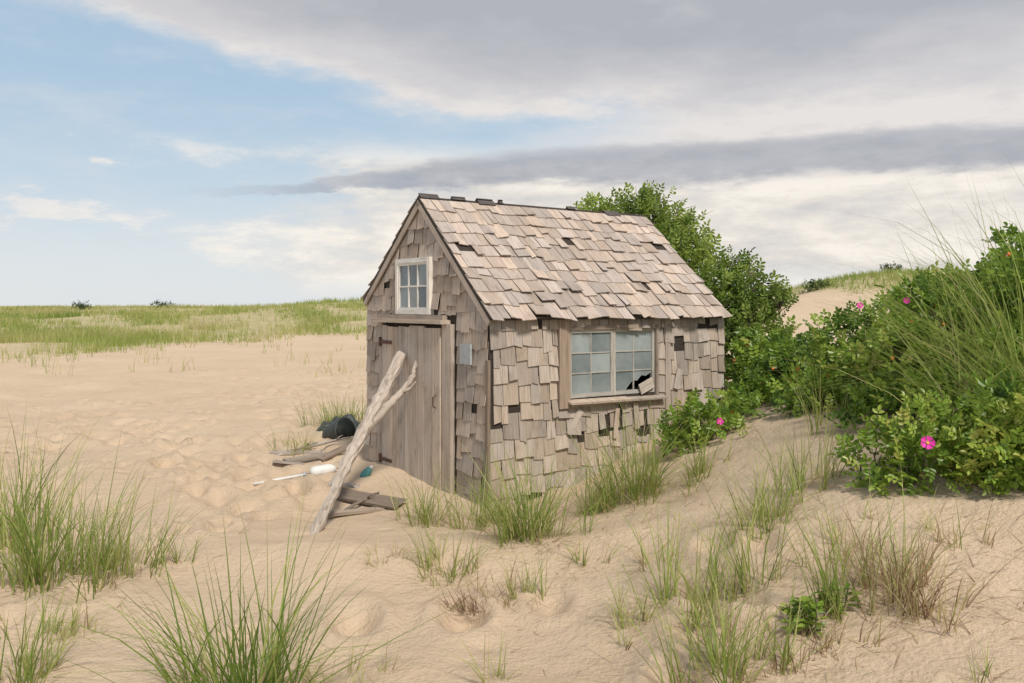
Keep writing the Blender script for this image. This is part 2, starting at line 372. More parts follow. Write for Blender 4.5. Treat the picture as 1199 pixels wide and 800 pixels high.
# ------------------------------------------------------------------ leaves
def nrm(a): return a/np.maximum(np.linalg.norm(a,axis=-1,keepdims=True),1e-6)
def leaves(P,D,Nn,L,W,tone):
    sd=nrm(np.cross(D,Nn)); Nn=nrm(np.cross(sd,D)); L=L[:,None]; W=W[:,None]
    f=Nn*W*.22
    V=np.stack([P,P+D*L*.28+sd*W*.42+f,P+D*L*.68+sd*W*.44+f,P+D*L-Nn*L*.08,P+D*L*.68-sd*W*.44+f,P+D*L*.28-sd*W*.42+f],1).reshape(-1,3)
    b=(np.arange(len(P))*6)[:,None]
    Fq=np.concatenate([b+np.array([[0,1,2,3]]),b+np.array([[0,3,4,5]])],1).reshape(-1,4)
    return V,Fq,np.repeat(tone,2)
def sprigs(blobs,dens,leaf,K=7,seed=1,tm=.45,aspect=.62):
    Ps=[];Ds=[];Ns=[];Ls=[];Ts=[]
    for (c,r) in blobs:
        n=int(dens*(r/leaf)**2)
        d=nrm(rng.normal(0,1,(n,3)))
        bump=1+.6*vn(d[:,0]*2.3+c[0]*3+9*seed,d[:,2]*2.3+d[:,1]*1.7,seed)+.5*vn(d[:,0]*6+c[1],d[:,2]*6+d[:,1]*5,seed+3)
        rr=r*bump*rng.uniform(0,1,n)**.30
        rr=rr*np.where(rng.uniform(0,1,n)<.09,rng.uniform(1.05,1.38,n),1)
        p=np.array(c)+d*rr[:,None]*np.array([1,1,.95])
        ok=p[:,2]>zg(p[:,0],p[:,1])+.02; p,d=p[ok],d[ok]; n=len(p)
        ax=nrm(d*.8+np.array([0,0,.55])+rng.normal(0,.55,(n,3)))
        up=nrm(np.array([0,-.3,1.0])+d*.6+rng.normal(0,.42,(n,3)))
        sd=nrm(np.cross(ax,up)); up=nrm(np.cross(sd,ax))
        cl=.7*vn(p[:,0]*4,p[:,2]*4+p[:,1]*3,seed+7)
        t0=np.clip(tm+cl+rng.normal(0,.17,n),0,.95)
        s=leaf*rng.uniform(.7,1.25,n)
        for k in range(K):
            if k==0: q=p+ax*(s*1.9)[:,None]; D=ax
            else:
                j=(k+1)//2; sg=1 if k%2 else -1
                q=p+ax*(s*(.62*j-.25))[:,None]; D=nrm(ax*.45+sd*sg+up*.1)
            D=nrm(D+rng.normal(0,.14,(n,3)))
            Ps.append(q);Ds.append(D);Ns.append(nrm(up+rng.normal(0,.2,(n,3))));Ls.append(s*rng.uniform(.8,1.1,n));Ts.append(np.clip(t0+rng.normal(0,.06,n),0,.96))
    P=np.concatenate(Ps);L=np.concatenate(Ls);T=np.concatenate(Ts)
    odd=rng.uniform(0,1,len(T))<.003; T[odd]=1.0
    return leaves(P,np.concatenate(Ds),np.concatenate(Ns),L,L*aspect,T)
def blobs_px(l): return [((( (a-CX)/F*Y),Y,CZ+(HY-b)/F*Y),r*Y/F) for (a,b,Y,r) in l]
def ray_hit(px,py,blobs):
    d=Vector(((px-CX)/F,1,(HY-py)/F)); o=Vector((0,0,CZ)); best=None
    for c,r in blobs:
        c=Vector(c); oc=o-c; A=d.dot(d); B=2*oc.dot(d); C=oc.dot(oc)-(r*1.22)**2; D=B*B-4*A*C
        if D>0:
            t=(-B-math.sqrt(D))/(2*A)
            if best is None or t<best: best=t
    if best is None:
        best=min(c[1]-r for c,r in blobs)
    return o+d*best
def flower(p,rad,parent):
    n=(Vector((0,0,CZ+.6))-p-Vector(parent.location)).normalized(); n=(n+Vector((R(-.3,.3),0,R(0,.4)))).normalized()
    e=n.cross(Vector((0,0,1))).normalized(); f=n.cross(e); mb=MB(); a0=R(0,1)
    for i in range(5):
        a=a0+i*2*math.pi/5
        def q(da,r,h): return tuple(p+(e*math.cos(a+da)+f*math.sin(a+da))*(rad*r)+n*(rad*h))
        b=len(mb.V); mb.V+= [q(0,.08,0),q(-.5,.55,.18),q(-.55,.92,.38+R(0,.1)),q(-.15,1.05,.30),q(.0,.86,.28),q(.15,1.05,.30),q(.55,.92,.36+R(0,.1)),q(.5,.55,.16),q(0,.5,.06)]
        mb.face((b,b+1,b+8),.5); mb.face((b+1,b+2,b+3,b+8),.5); mb.face((b+3,b+4,b+8),.5); mb.face((b+4,b+5,b+8),.5); mb.face((b+8,b+5,b+6,b+7),.5); mb.face((b+8,b+7,b),.5)
    fl=mb.build('flower',M_PETAL,parent,True)
    s=MB(); s.tube([p+n*rad*.05,p+n*rad*.18,p+n*rad*.24],[rad*.2,rad*.22,rad*.08],8); s.build('stamen',M_STAM,fl,True)
    s=MB(); s.tube([p,p-n*.09+Vector((0,0,-.05)),p-n*.22+Vector((0,0,-.12))],[.004,.004,.004],5); s.build('stalk',M_BARK,fl,True)
def hip(p,parent):
    s=MB(); r=.015; s.tube([p+Vector((0,0,-r)),p+Vector((0,0,-r*.5)),p,p+Vector((0,0,r*.6)),p+Vector((0,0,r)),p+Vector((0,0,r*1.5))],[r*.3,r*.9,r*1.1,r*.8,r*.35,r*.3],8); s.build('rose_hip',M_HIP,parent,True)
def rose(label,bl,leaf,seed,dens=5.6,flowers=(),hips=(),tm=.5,group='beach rose bushes'):
    b=blobs_px(bl); cx=sum(c[0] for c,r in b)/len(b); cy=sum(c[1] for c,r in b)/len(b); leaf=leaf*1.1
    full=list(b)
    for c,r in b:
        g=Z(c[0],c[1]); zc=c[2]-r*.8
        while zc-r*.5>g and zc>g: full.append(((c[0]+R(-.08,.08),c[1]+R(-.08,.08),zc),r*.85)); zc-=r*.8
    o=empty('rose_bush',(cx,cy,Z(cx,cy))); tag(o,label,'bush',group)
    V,Fq,T=sprigs(full,dens,leaf,7,seed,tm); off=np.array(o.location)
    np_mesh('foliage',V-off,Fq,T,M_ROSE,o)
    mb=MB(); ov=Vector(o.location)
    for c,r in b:
        for i in range(4):
            e=Vector(c)+Vector((R(-1,1),R(-1,1),R(.0,1)))*r*.6
            x,y=c[0]+R(-.12,.12),c[1]+R(-.05,.2); g=Vector((x,y,Z(x,y)-.03)); m=(g+e)/2+Vector((R(-.08,.08),R(-.08,.08),.06))
            mb.tube([g-ov,m-ov,e-ov],[.008,.006,.003],5)
    mb.build('stems',M_BARK,o)
    for (px,py,rad) in flowers: flower(ray_hit(px,py,full)-ov,rad,o)
    for (px,py) in hips: hip(ray_hit(px,py,full)-ov,o)
    return o
rose('dark green rose bush crowding the far right end of the shack wall',[(890,440,10.7,38),(912,455,10,40),(880,475,10,35),(928,440,10.2,38),(900,415,10.8,28),(870,500,9.6,28),(905,500,9.2,30),(945,425,10,28)],.06,1,hips=[(905,432),(925,445)],tm=.40)
rose('rose bush in the middle of the thicket with a purple flower at its top',[(985,412,9,40),(960,470,8.6,46),(1010,460,8.3,52),(940,495,8.6,34),(1030,392,9,38),(1000,500,8,46),(960,515,8.1,30),(1030,495,7.4,42)],.056,2,flowers=[(1007,358,.034)],hips=[(1040,432),(1046,424)],tm=.54)
rose('tall rose bush forming the top of the thicket behind the near bush',[(1085,375,8,44),(1070,430,7.6,55),(1130,365,8.2,44),(1140,420,7.5,56),(1095,352,8.3,30),(1040,430,7.9,46),(1090,480,6.9,40),(1145,470,6.9,42)],.054,3,flowers=[(1062,352,.03)],hips=[(1045,420),(1105,380)],tm=.6)
rose('rose bush under the arching grass at the right picture edge',[(1195,365,7.2,50),(1180,320,8,26),(1195,430,6.8,50),(1235,330,7,58),(1195,292,8.2,22)],.053,4,hips=[(1181,298)],tm=.54)
rose('nearest rose bush with one open magenta flower facing out',[(1085,532,5.9,46),(1035,540,6,36),(1130,512,5.9,50),(1185,495,5.8,46),(1190,545,5.6,38),(1230,520,5.6,52),(1150,555,5.7,32)],.048,5,flowers=[(1086,519,.045)],tm=.64)
rose('low rose bush at the foot of the shack wall with one pink flower',[(812,492,9.0,24),(795,505,8.9,18),(838,498,9,25),(850,515,8.8,22),(865,490,9.2,22)],.053,6,flowers=[(843,494,.036)],tm=.62)

def weed():
    p=hit(938,735); o=empty('leafy_weed',p); tag(o,'bright green broad leaved weed low among the dry grass','weed')
    n=190; a=rng.uniform(0,6.28,n); d=nrm(np.stack([np.cos(a),np.sin(a),rng.uniform(-.05,.8,n)],-1))
    K=12; st=rng.integers(0,K,n); sx=rng.normal(0,.11,K); sy=rng.normal(0,.08,K); top=rng.uniform(.06,.22,K); hh=rng.uniform(.1,1,n)*top[st]
    P=np.stack([sx[st]*(1+hh),sy[st]*(1+hh),hh+zg(sx[st]+p.x,sy[st]+p.y)-p.z],-1)
    L=rng.uniform(.045,.10,n); V,Fq,T=leaves(P,d,nrm(np.array([0,0,1.])+rng.normal(0,.35,(n,3))),L,L*.36,rng.uniform(.3,.85,n))
    np_mesh('foliage',V,Fq,T,M_ROSE,o); mb=MB()
    for i in range(K):
        z0=Z(sx[i]+p.x,sy[i]+p.y)-p.z; mb.tube([(sx[i],sy[i],z0-.03),(sx[i]*1.15,sy[i]*1.15,z0+top[i])],[.004,.002],5)
    mb.build('stems',M_BARK,o)
weed()

# ------------------------------------------------------------------ tree and shrub behind the shack
def tree(name,label,cat,bl,base,leaf,seed,tm,matl,dens=5.5,twigs=()):
    b=blobs_px(bl); x,y=base; o=empty(name,(x,y,Z(x,y))); tag(o,label,cat); ov=Vector(o.location)
    V,Fq,T=sprigs(b,dens,leaf,7,seed,tm,.5); np_mesh('crown',V-np.array(ov),Fq,T,matl,o)
    mb=MB(); fork=Vector((0,0,.7)); mb.tube([(0,0,-.1),(.02,.03,.35),fork],[.11,.09,.075],9,wob=.08)
    for c,r in b:
        e=Vector(c)-ov; m=fork.lerp(e,.5)+Vector((R(-.15,.15),R(-.15,.15),.1))
        mb.tube([fork*.9,m,e],[.06,.04,.018],7)
        for i in range(9):
            d=Vector((R(-1,1),R(-1,1),R(-.2,1))).normalized()*r*R(.7,1.05); mb.tube([e,e+d*.55+Vector((0,0,.04)),e+d],[.016,.009,.003],5)
    mb.build('trunk',M_BARK,o,True)
    if twigs:
        tw=MB()
        for (px,py,Y,qx,qy) in twigs:
            a=pt(px,py,Y)-ov; e=pt(qx,qy,Y)-ov
            for k in range(5):
                e2=e+Vector((R(-.18,.18),R(-.15,.15),R(-.2,.1))); tw.tube([a,a.lerp(e2,.5)+Vector((0,0,.05)),e2],[.010,.006,.002],4)
        tw.build('bare_twigs',M_TWIG,o)
tree('leafy_tree','bushy yellow green tree rising behind the shack roof','tree',
  [(765,268,14,37),(722,260,14.2,29),(697,254,14.4,19),(792,285,13.8,33),(755,244,14.2,22),(808,315,13.6,34),(770,330,13.9,56),(690,285,14.4,36),(812,355,13.4,38)],(2.4,14.0),.085,11,.64,M_TREE,dens=5.6,twigs=[(800,270,13.8,822,248),(765,245,14,770,222),(745,240,14,738,222),(810,285,13.7,835,272),(680,255,14.3,675,238),(790,255,13.9,803,238)])
tree('leafy_shrub','dark rounded shrub at the far right corner of the shack','shrub',
  [(855,332,12.8,30),(880,350,12.4,31),(905,345,12.4,16),(845,365,12.6,36),(885,390,12.0,34),(868,316,12.9,15),(912,360,12.1,14),(875,430,11.8,36),(850,410,12,38)],(3.3,12.4),.075,12,.44,M_TREE,dens=5.6,twigs=[(850,315,12.8,862,298),(875,325,12.4,893,310),(905,340,12.3,922,325)])
for (px,py,Y,r,lab) in ((95,364,88,9,'small dark round shrub alone on the far left skyline'),(190,366,90,12,'low dark shrub on the skyline right of the round one'),(955,340,62,14,'green shrub on the flank of the distant right dune'),(1045,326,66,12,'green shrub on the crest of the distant right dune')):
    X=(px-CX)/F*Y; o=empty('distant_shrub',(X,Y,Z(X,Y))); tag(o,lab,'shrub','distant shrubs on the skyline')
    zc=o.location.z+.22; bl=[((X+k*r*.06*Y/100,Y+R(-.3,.3),zc),.45+R(-.1,.12)) for k in (-1,0,1)]
    V,Fq,T=sprigs(bl,4,.12,5,30,.5); np_mesh('foliage',V-np.array(o.location),Fq,T,M_DARKL,o)
    mb=MB(); mb.tube([(0,0,-.1),(0,0,.4)],[.06,.03],6); mb.build('stem',M_BARK,o)

# ------------------------------------------------------------------ shack
TH=math.radians(35); L_,W_=3.48,2.80
shack=empty('shack',(-.232,8.6,0),TH); tag(shack,'small weathered grey shingled shack with gable roof on the sand','shack')
ex,ey,ez=Vector((1,0,0)),Vector((0,1,0)),Vector((0,0,1))
def shingle(mb,O,a,l,t,x0,x1,b,top0,top1,tone,curl=0):
    w=x1-x0; sk=R(-.02,.02); bl=R(-.013,.013)
    c=[None]*8
    tn,tb=.002,.011+R(0,.004)
    th=.008+R(0,.005); cs=R(.1,1)
    for i in range(8):
        ai,li,ti=i&1,(i>>1)&1,(i>>2)&1
        x=(x1 if ai else x0)+(0 if li else sk*.35)
        y=((top1 if ai else top0) if li else b+(bl if ai else -bl))
        tt=((tn+.003*ti) if li else (tb+th*ti+curl*(1 if ai else cs)))
        c[i]=O+a*x+l*y+t*tt
    mb.box8(c,w,top0-b,.012,tone)
def courses(mb,O,a,l,t,length,l0,l1,exp,blocks=(),cap=None,miss=.02,tone=(.3,.72),wr=(.07,.19),over=1.42,curlp=.12,slip=.05):
    i=0; lb=l0
    while lb<l1-.03:
        ivs=[(0,length,None)]
        for (x0,x1,b0,b1) in blocks:
            if lb>=b0-.05 and lb<b1-.03:
                nv=[]
                for (p,q,bb) in ivs:
                    if x1<=p or x0>=q: nv.append((p,q,bb)); continue
                    if p<x0: nv.append((p,x0,bb))
                    if b1<lb+exp*.9 and x1-x0>.3: nv.append((max(p,x0),min(q,x1),b1))
                    if x1<q: nv.append((x1,q,bb))
                ivs=nv
        rowt=R(-.05,.05)
        for (p,q,bb) in ivs:
            x=p
            while x<q-.008:
                w=R(*wr); x1=min(x+w,q)
                if q-x1<.04: x1=q
                if R(0,1)>miss:
                    b=lb+R(-.022,.012)-(R(.01,.06) if R(0,1)<slip*2 else 0)+(R(.03,.07) if R(0,1)<slip else 0); top=lb+exp*over; g=R(.002,.010)
                    if bb is not None: b=bb
                    for (bx0,bx1,b0,b1) in blocks:
                        if lb<b0-.05 and top>b0 and x1>bx0 and x<bx1: top=b0
                    top=min(top,l1)
                    t0,t1=top,top
                    if cap:
                        t0=min(top,cap(x+g)); t1=min(top,cap(x1-g))
                    if t0-b>.02 and t1-b>.02:
                        shingle(mb,O,a,l,t,x+g*.5,x1-g*.5,b,t0,t1,min(1,max(.02,R(*tone)+rowt+(R(-.2,.2) if R(0,1)<.15 else 0))),R(.006,.035) if R(0,1)<curlp else 0)
                x=x1
        lb+=exp*R(.96,1.04); i+=1
# -- side wall
mb=MB()
sw=MB()
for (x,z) in (((0,1.02),(-.35,1.93)),((2.30,L_),(-.35,1.93)),((1.02,2.30),(-.35,1.0)),((1.02,2.30),(1.74,1.93))): sw.bx(x,(0,.035),z,'x',.5)
wall_side=sw.build('side_wall',M_DK,shack)
courses(mb,Vector((0,0,0)),ex,ez,-ey,L_,-.12,1.94,.187,blocks=[(.86,2.34,.92,1.77),(1.52,1.60,.55,.80),(.60,.66,1.75,1.99),(3.14,3.22,1.72,1.99),(2.12,2.17,.5,.8),(0,.045,.75,1.45),(1.74,1.79,.6,.86)],miss=.025,tone=(.32,.74),curlp=.26,wr=(.08,.2),slip=.07)
mb.build('shingles',M_SH,wall_side)
def slat(u,z,du,dz,Ln,w,tone,name='loose_slat'):
    s=MB(); d=(ez*dz+ex*du).normalized(); s.fr(Vector((u,0,z)),(d.cross(-ey)).normalized(),d,-ey,(-w/2,w/2),(0,Ln),(.032,.042),tone); s.build(name,M_SH,wall_side)
slat(1.0,.62,.55,.8,.3,.08,.8); slat(1.66,.52,.12,1,.34,.06,.7); slat(2.0,.6,-.1,1,.3,.07,.55); slat(2.62,1.02,.3,1,.24,.09,.75)
# -- gable wall (front)
def prism(name,x0,x1,pts,m,parent):
    s=MB(); n=len(pts); b=0
    for x in (x0,x1):
        for (y,z) in pts: s.V.append((x,y,z))
    s.face(range(n),.5); s.face(list(range(n,2*n))[::-1],.5)
    for i in range(n): j=(i+1)%n; s.face((i,i+n,j+n,j),.5)
    return s.build(name,m,parent)
gp=[(.036,-.35),(W_-.036,-.35),(W_-.036,2.02),(1.4,3.16),(.036,1.90)]
capf=lambda s: min(1.90+.905*(W_-s),2.03+.80*s)+.005
gw=prism('gable_wall',0.0,.035,gp,M_DK,shack); tag(gw,'front gable wall around the plank door')
mb=MB(); courses(mb,Vector((0,W_,0)),-ey,ez,-ex,W_,-.12,3.16,.187,blocks=[(.44,2.20,-.4,1.90),(W_-1.92,W_-1.12,1.86,2.53)],cap=capf,miss=.012,tone=(.3,.74),wr=(.08,.2),curlp=.2)
mb.build('shingles',M_GS,gw)
# -- rear gable and back wall
g2=prism('gable_wall',L_-.035,L_,gp,M_DK,shack)
mb=MB(); courses(mb,Vector((L_,0,0)),ey,ez,ex,W_,-.12,3.16,.187,cap=lambda s:min(1.90+.905*s,2.03+.80*(W_-s)),tone=(.3,.7)); mb.build('shingles',M_GS,g2)
sw=MB(); sw.bx((0,L_),(W_-.035,W_),(-.35,2.03),'x',.5); bw=sw.build('back_wall',M_DK,shack)
mb=MB(); courses(mb,Vector((L_,W_,0)),-ex,ez,ey,L_,-.12,2.05,.187,tone=(.3,.7)); mb.build('shingles',M_GS,bw)
fl=MB(); fl.bx((.04,L_-.04),(.04,W_-.04),(-.06,-.02),'x',.3); fl.build('floor',M_DK,shack)
# -- roof
def slope(E,Rg,a,name,x0,x1,tone,mir):
    l=(Rg-E); LL=l.length; l.normalize(); t=a.cross(l); t.normalize()
    s=MB(); s.fr(E,a,l,t,(x0,x1),(0,LL),(-.028,0),.5); d=s.build(name,M_DK,shack)
    m=MB(); courses(m,E+a*x0,a,l,t,x1-x0,-.03,LL-.05,.200,miss=.015,tone=tone,wr=(.07,.21),curlp=.42,slip=.10)
    m.build('shingles',M_RF,d)
RG=Vector((0,1.4,3.245))
slope(Vector((0,-.10,1.872)),RG,ex,'roof',-.045,L_+.0,(.34,.74),1)
slope(Vector((0,W_+.06,2.07)),RG,-ex,'roof',-L_-.0,.045,(.36,.7),-1)
mb=MB(); x=-.03
while x<L_-.05:
    w=R(.05,.26)
    if R(0,1)<(.8 if x<1.3 else .35):
        for sg in (-1,1):
            sl=Vector((0,sg*.74,-.67)).normalized()
            t=Vector((0,sg*.67,.74)).normalized()
            k=R(-.04,.015)
            mb.fr(RG+Vector((0,0,.006)),ex,sl,t,(x,min(x+w,L_+.0)),(k,R(.03,.12)),(.008,.014+R(0,.008)),R(.2,.7))
    x+=w+R(.0,.10)
mb.build('ridge_cap',M_TAR,shack)
def rake(A,B,x):
    l=(B-A); LL=l.length; l.normalize(); t=-ex; a=l.cross(t)
    s=MB(); sgn=-1 if a.z>0 else 1
    s.fr(A,a,l,t,(.03,.10) if sgn>0 else (-.10,-.03),(0,LL),(x,x+.018),.6); s.build('rake_board',M_BD,shack)
rake(Vector((0,-.10,1.872)),RG,.026); rake(Vector((0,W_+.06,2.07)),RG,.026)
mb=MB(); mb.bx((-.035,.0),(-.028,.02),(-.3,1.45),'z',.3); mb.build('corner_board',M_BR,shack)
mb=MB(); mb.bx((2.455,2.53),(-.036,-.004),(.55,1.90),'z',.55); mb.build('wall_trim',M_BD,shack)
# -- side window
wn=MB()
wn.bx((.87,1.02),(-.045,.0),(.90,1.90),'z',.62)
wn.bx((2.30,2.335),(-.038,.0),(.92,1.78),'z',.5)
wn.bx((1.02,2.30),(-.036,.0),(1.74,1.785),'x',.55)
win=wn.build('window',M_BR,shack); tag(win,'wide double sash window in the long wall, one lower corner broken')
s=MB(); O=Vector((.98,-.002,.965)); dn=Vector((0,-1,-.22)).normalized(); tl=Vector((.9997,0,-.012)).normalized()
s.fr(O,tl,dn,Vector((0,-.22,1)).normalized(),(0,.86),(0,.11),(0,.024),.7); s.fr(O+Vector((0,0,-.006)),tl,dn,Vector((0,-.22,1)).normalized(),(.868,1.44),(0,.095),(0,.022),.5); s.bx((1.02,2.30),(-.03,-.002),(.90,.965),'x',.5)
s.build('sill',M_BD,win)
for si,(u0,u1) in enumerate(((1.022,1.655),(1.665,2.298))):
    s=MB(); y=(-.012,.02) if si==0 else (-.004,.028); f=.036
    s.bx((u0,u0+f),y,(1.0,1.74),'z',.6); s.bx((u1-f,u1),y,(1.0,1.74),'z',.5)
    s.bx((u0+f,u1-f),y,(1.0,1.0+f*1.2),'x',.45); s.bx((u0+f,u1-f),y,(1.74-f,1.74),'x',.6)
    ym=(y[0]+.010,y[1]-.006); mid=(u0+u1)/2
    s.bx((mid-.007,mid+.007),ym,(1.043,1.704),'z',.5)
    for k in (1,2):
        zz=1.043+(.661)*k/3
        s.bx((u0+f,mid-.007),ym,(zz-.006,zz+.006),'x',.5); s.bx((mid+.007,u1-f),ym,(zz-.006,zz+.006),'x',.5)
    s.build('sash',M_PT,win)
    p=MB(); yy=y[1]-.012
    for ci,(a,b) in enumerate(((u0+f-.005,mid),(mid,u1-f+.005))):
        for k in range(3):
            z0=1.040+.665*k/3; z1=1.040+.665*(k+1)/3; q=len(p.V)
            jt=R(-.006,.006)
            if si==1 and k==0 and ci==0: pts=[(a,yy,z0),(b-.12,yy,z0),(b-.06,yy,z0+.06),(b,yy,z0+.11),(b,yy,z1),(a,yy,z1)]
            elif si==1 and k==0 and ci==1: pts=[(a,yy,z0+.11),(a+.06,yy,z0+.10),(a+.13,yy,z0+.16),(a+.2,yy,z0+.15),(b,yy,z0+.19),(b,yy,z1),(a,yy,z1)]
            else: pts=[(a,yy+jt,z0),(b,yy-jt,z0),(b,yy-jt*.5,z1),(a,yy+jt*.5,z1)]
            p.V+=pts; p.face(range(q,q+len(pts)),R(.0,1))
    p.build('pane',M_GL,win)
s=MB(); d=Vector((.9,0,.35)).normalized(); s.fr(Vector((2.05,-.022,1.03)),d.cross(-ey),d,-ey,(-.07,.05),(0,.22),(0,.014),.8); s.build('broken_board',M_BD,win)
# -- gable window
wy0,wy1,wz0,wz1=1.11,1.93,1.90,2.545; cs_=.055
wn=MB(); xx=(-.06,-.0)
wn.bx(xx,(wy0,wy0+cs_),(wz0,wz1),'z',.7); wn.bx(xx,(wy1-cs_,wy1),(wz0,wz1),'z',.62)
wn.bx(xx,(wy0+cs_,wy1-cs_),(wz0,wz0+.05),'y',.6); wn.bx(xx,(wy0+cs_,wy1-cs_),(wz1-.05,wz1),'y',.66)
gwin=wn.build('window',M_PW,shack); tag(gwin,'small white framed window above the door')
s=MB(); a0,a1,b0,b1=wy0+cs_,wy1-cs_,wz0+.05,wz1-.05; xs=(-.05,-.02); f=.03
s.bx(xs,(a0,a0+f),(b0,b1),'z',.65); s.bx(xs,(a1-f,a1),(b0,b1),'z',.65); s.bx(xs,(a0+f,a1-f),(b0,b0+f),'y',.6); s.bx(xs,(a0+f,a1-f),(b1-f,b1),'y',.6)
cw=(a1-a0-2*f)/3
for k in (1,2): s.bx((-.046,-.024),(a0+f+cw*k-.010,a0+f+cw*k+.010),(b0+f,b1-f),'z',.65)
zm=(b0+b1)/2
for k in range(3): s.bx((-.046,-.024),(a0+f+cw*k+(.010 if k else 0),a0+f+cw*(k+1)-(.010 if k<2 else 0)),(zm-.009,zm+.009),'y',.65)
s.build('sash',M_PW,gwin)
p=MB()
for k in range(3):
    for (z0,z1) in ((b0+f,zm),(zm,b1-f)):
        q=len(p.V); y0=a0+f+cw*k; jt=R(-.004,.004); p.V+=[(-.034+jt,y0,z0),(-.034+jt,y0+cw,z0),(-.034-jt,y0+cw,z1),(-.034-jt,y0,z1)]; p.face((q,q+3,q+2,q+1),R(0,1))
p.build('pane',M_GL2,gwin)
# -- door
dm=MB(); y=.86; e=2.27
while y<e-.03:
    w=R(.11,.2); y1=min(y+w,e); 
    if e-y1<.07: y1=e
    dm.bx((-.062-R(0,.008),-.03),(y+.004,y1-.004),(-.16+R(-.05,.05),1.76+R(-.03,.012)),'z',R(.3,.8)); y=y1
door=dm.build('door',M_BD,shack); tag(door,'wide door of weathered vertical planks')
for z in (.12,1.62):
    bt=MB(); bt.bx((-.03,-.004),(.9,2.24),(z-.06,z+.06),'y',.4); bt.build('batten',M_BR,door)
for z in (.14,1.56):
    h=MB(); h.bx((-.078,-.072),(2.0,2.30),(z-.02,z+.02),'y',.4); h.bx((-.082,-.066),(2.29,2.33),(z-.055,z+.055),'z',.4); h.build('hinge',M_RUST,door)
h=MB(); h.tube([(-.07,.95,.88),(-.105,.95,.90),(-.105,.95,1.0),(-.07,.95,1.02)],[.008]*4,6); h.build('handle',M_RUST,door)
for (ya,yb,tn) in ((.66,.845,.6),(2.285,2.36,.45)):
    fm=MB(); fm.bx((-.056,-.002),(ya,yb),(-.2,1.80),'z',tn); fm.build('door_post',M_BD,shack)
hd=MB(); hd.bx((-.13,-.004),(.74,2.40),(1.80,1.845),'y',.62); hd.bx((-.075,-.004),(.80,2.34),(1.845,1.895),'y',.35); hd.build('door_header',M_BD,shack)
vp=MB(); vp.bx((-.055,-.03),(.27,.475),(1.39,1.60),'z',.5); vp.build('metal_plate',M_ZINC,shack)

# ------------------------------------------------------------------ driftwood
def log(name,label,chains,base,cat='driftwood'):
    o=empty(name,base); tag(o,label,cat); ov=Vector(base)
    for nm,pts,rad in chains:
        P=[];Q=[]
        for i in range(len(pts)-1):
            a,b=Vector(pts[i]),Vector(pts[i+1])
            for k in range(6):
                t=k/6; P.append(a.lerp(b,t)+(Vector((R(-1,1),R(-1,1),R(-1,1)))*rad[i]*.14 if (i or k) else Vector())); Q.append((rad[i]*(1-t)+rad[i+1]*t)*R(.88,1.12))
        P.append(Vector(pts[-1])); Q.append(rad[-1])
        m=MB(); m.tube([p-ov for p in P],Q,16,.62,wob=.2); m.build(nm,M_DR,o,nm!='trunk')
    return o
b=hit(366,627)
log('driftwood_log','bleached forked driftwood log propped slantwise against the door',[
  ('trunk',[b+Vector((-.02,-.05,-.06)),pt(387,586,8.05),pt(406,544,8.55),pt(430,497,9.1),pt(451,456,9.5),pt(470,416,9.9)],[.044,.050,.060,.070,.066,.062]),
  ('branch',[pt(424,510,8.98),pt(448,481,9.30),pt(468,461,9.52),pt(484,440,9.66),pt(489,418,9.74),pt(492,395,9.78)],[.044,.046,.038,.030,.022,.011]),
  ('twig',[pt(466,461,9.52),pt(480,455,9.52),pt(487,447,9.5)],[.022,.014,.006])],b)

# ------------------------------------------------------------------ debris left of the shack
def board(label,p,az,Ln,Wd,tilt=0,roll=0,tone=.5,m=M_BD,lift=.03):
    o=empty('board',(p[0],p[1],Z(p[0],p[1])+lift)); tag(o,label,'board','old boards lying by the shack')
    mtx=Matrix.Rotation(az,4,'Z')@Matrix.Rotation(tilt,4,'Y')@Matrix.Rotation(roll,4,'X')
    o.rotation_euler=mtx.to_euler(); s=MB()
    c=[]
    for i in range(8):
        ai,li,ti=i&1,(i>>1)&1,(i>>2)&1
        c.append(ex*((-1,1)[li]*Ln/2+R(-.04,.04))+ey*((-1,1)[ai]*Wd/2)+(-ez)*((-.013,.013)[ti]))
    s.box8(c,Wd,Ln,.026,tone); s.build('plank',m,o)
    for e in (-1,1):
        nl=MB(); nl.tube([(e*Ln*.40,0,.012),(e*Ln*.40,0,.02)],[.006,.006],6); nl.build('nail',M_RUST,o)
    return o
def stick(label,px,py,qx,qy,r,m=M_DR,up=.05):
    a=hit(px,py); b=hit(qx,qy); o=empty('stick',a); tag(o,label,'stick','driftwood sticks by the shack'); v=b-a
    P=[Vector((0,0,.01))]+[v*t+Vector((R(-.03,.03),R(-.03,.03),.02+up*t)) for t in (.25,.5,.75,1)]
    s=MB(); s.tube(P,[r,r*1.1,r,r*.85,r*.6],8,.5,wob=.1); s.build('shaft',m,o,True)
    e=P[3]; s=MB(); s.tube([e,e+Vector((.05,-.03,.05)),e+Vector((.1,-.02,.07))],[r*.6,r*.4,r*.2],6,.5); s.build('side_twig',m,o,True)
def at(px,py): h=hit(px,py); return (h.x,h.y)
board('pale weathered board lying left of the black tub',at(350,533),R(-.1,.2),.75,.14,.03,.1,.5)
board('dark grey board lying across the pale one',at(362,541),.5,.6,.12,-.06,.15,.25,lift=.06)
board('short board half buried at the left end of the debris',at(338,545),-.25,.45,.11,.05,-.1,.4)
board('dark broad plank on the sand at the foot of the door, right of the log',at(432,590),-.42,.75,.2,.05,.25,.2,M_BR,lift=.05)
board('narrow plank on the sand below the door',at(415,603),.5,.55,.09,.02,.1,.35,lift=.03)
board('thin stick board tilted beside the log base',at(405,575),-.9,.5,.07,-.12,.1,.4,lift=.06)
board('brown board tilted against the heap beside the white float',at(395,535),.9,.55,.12,-.22,.2,.3,M_BR,lift=.07)
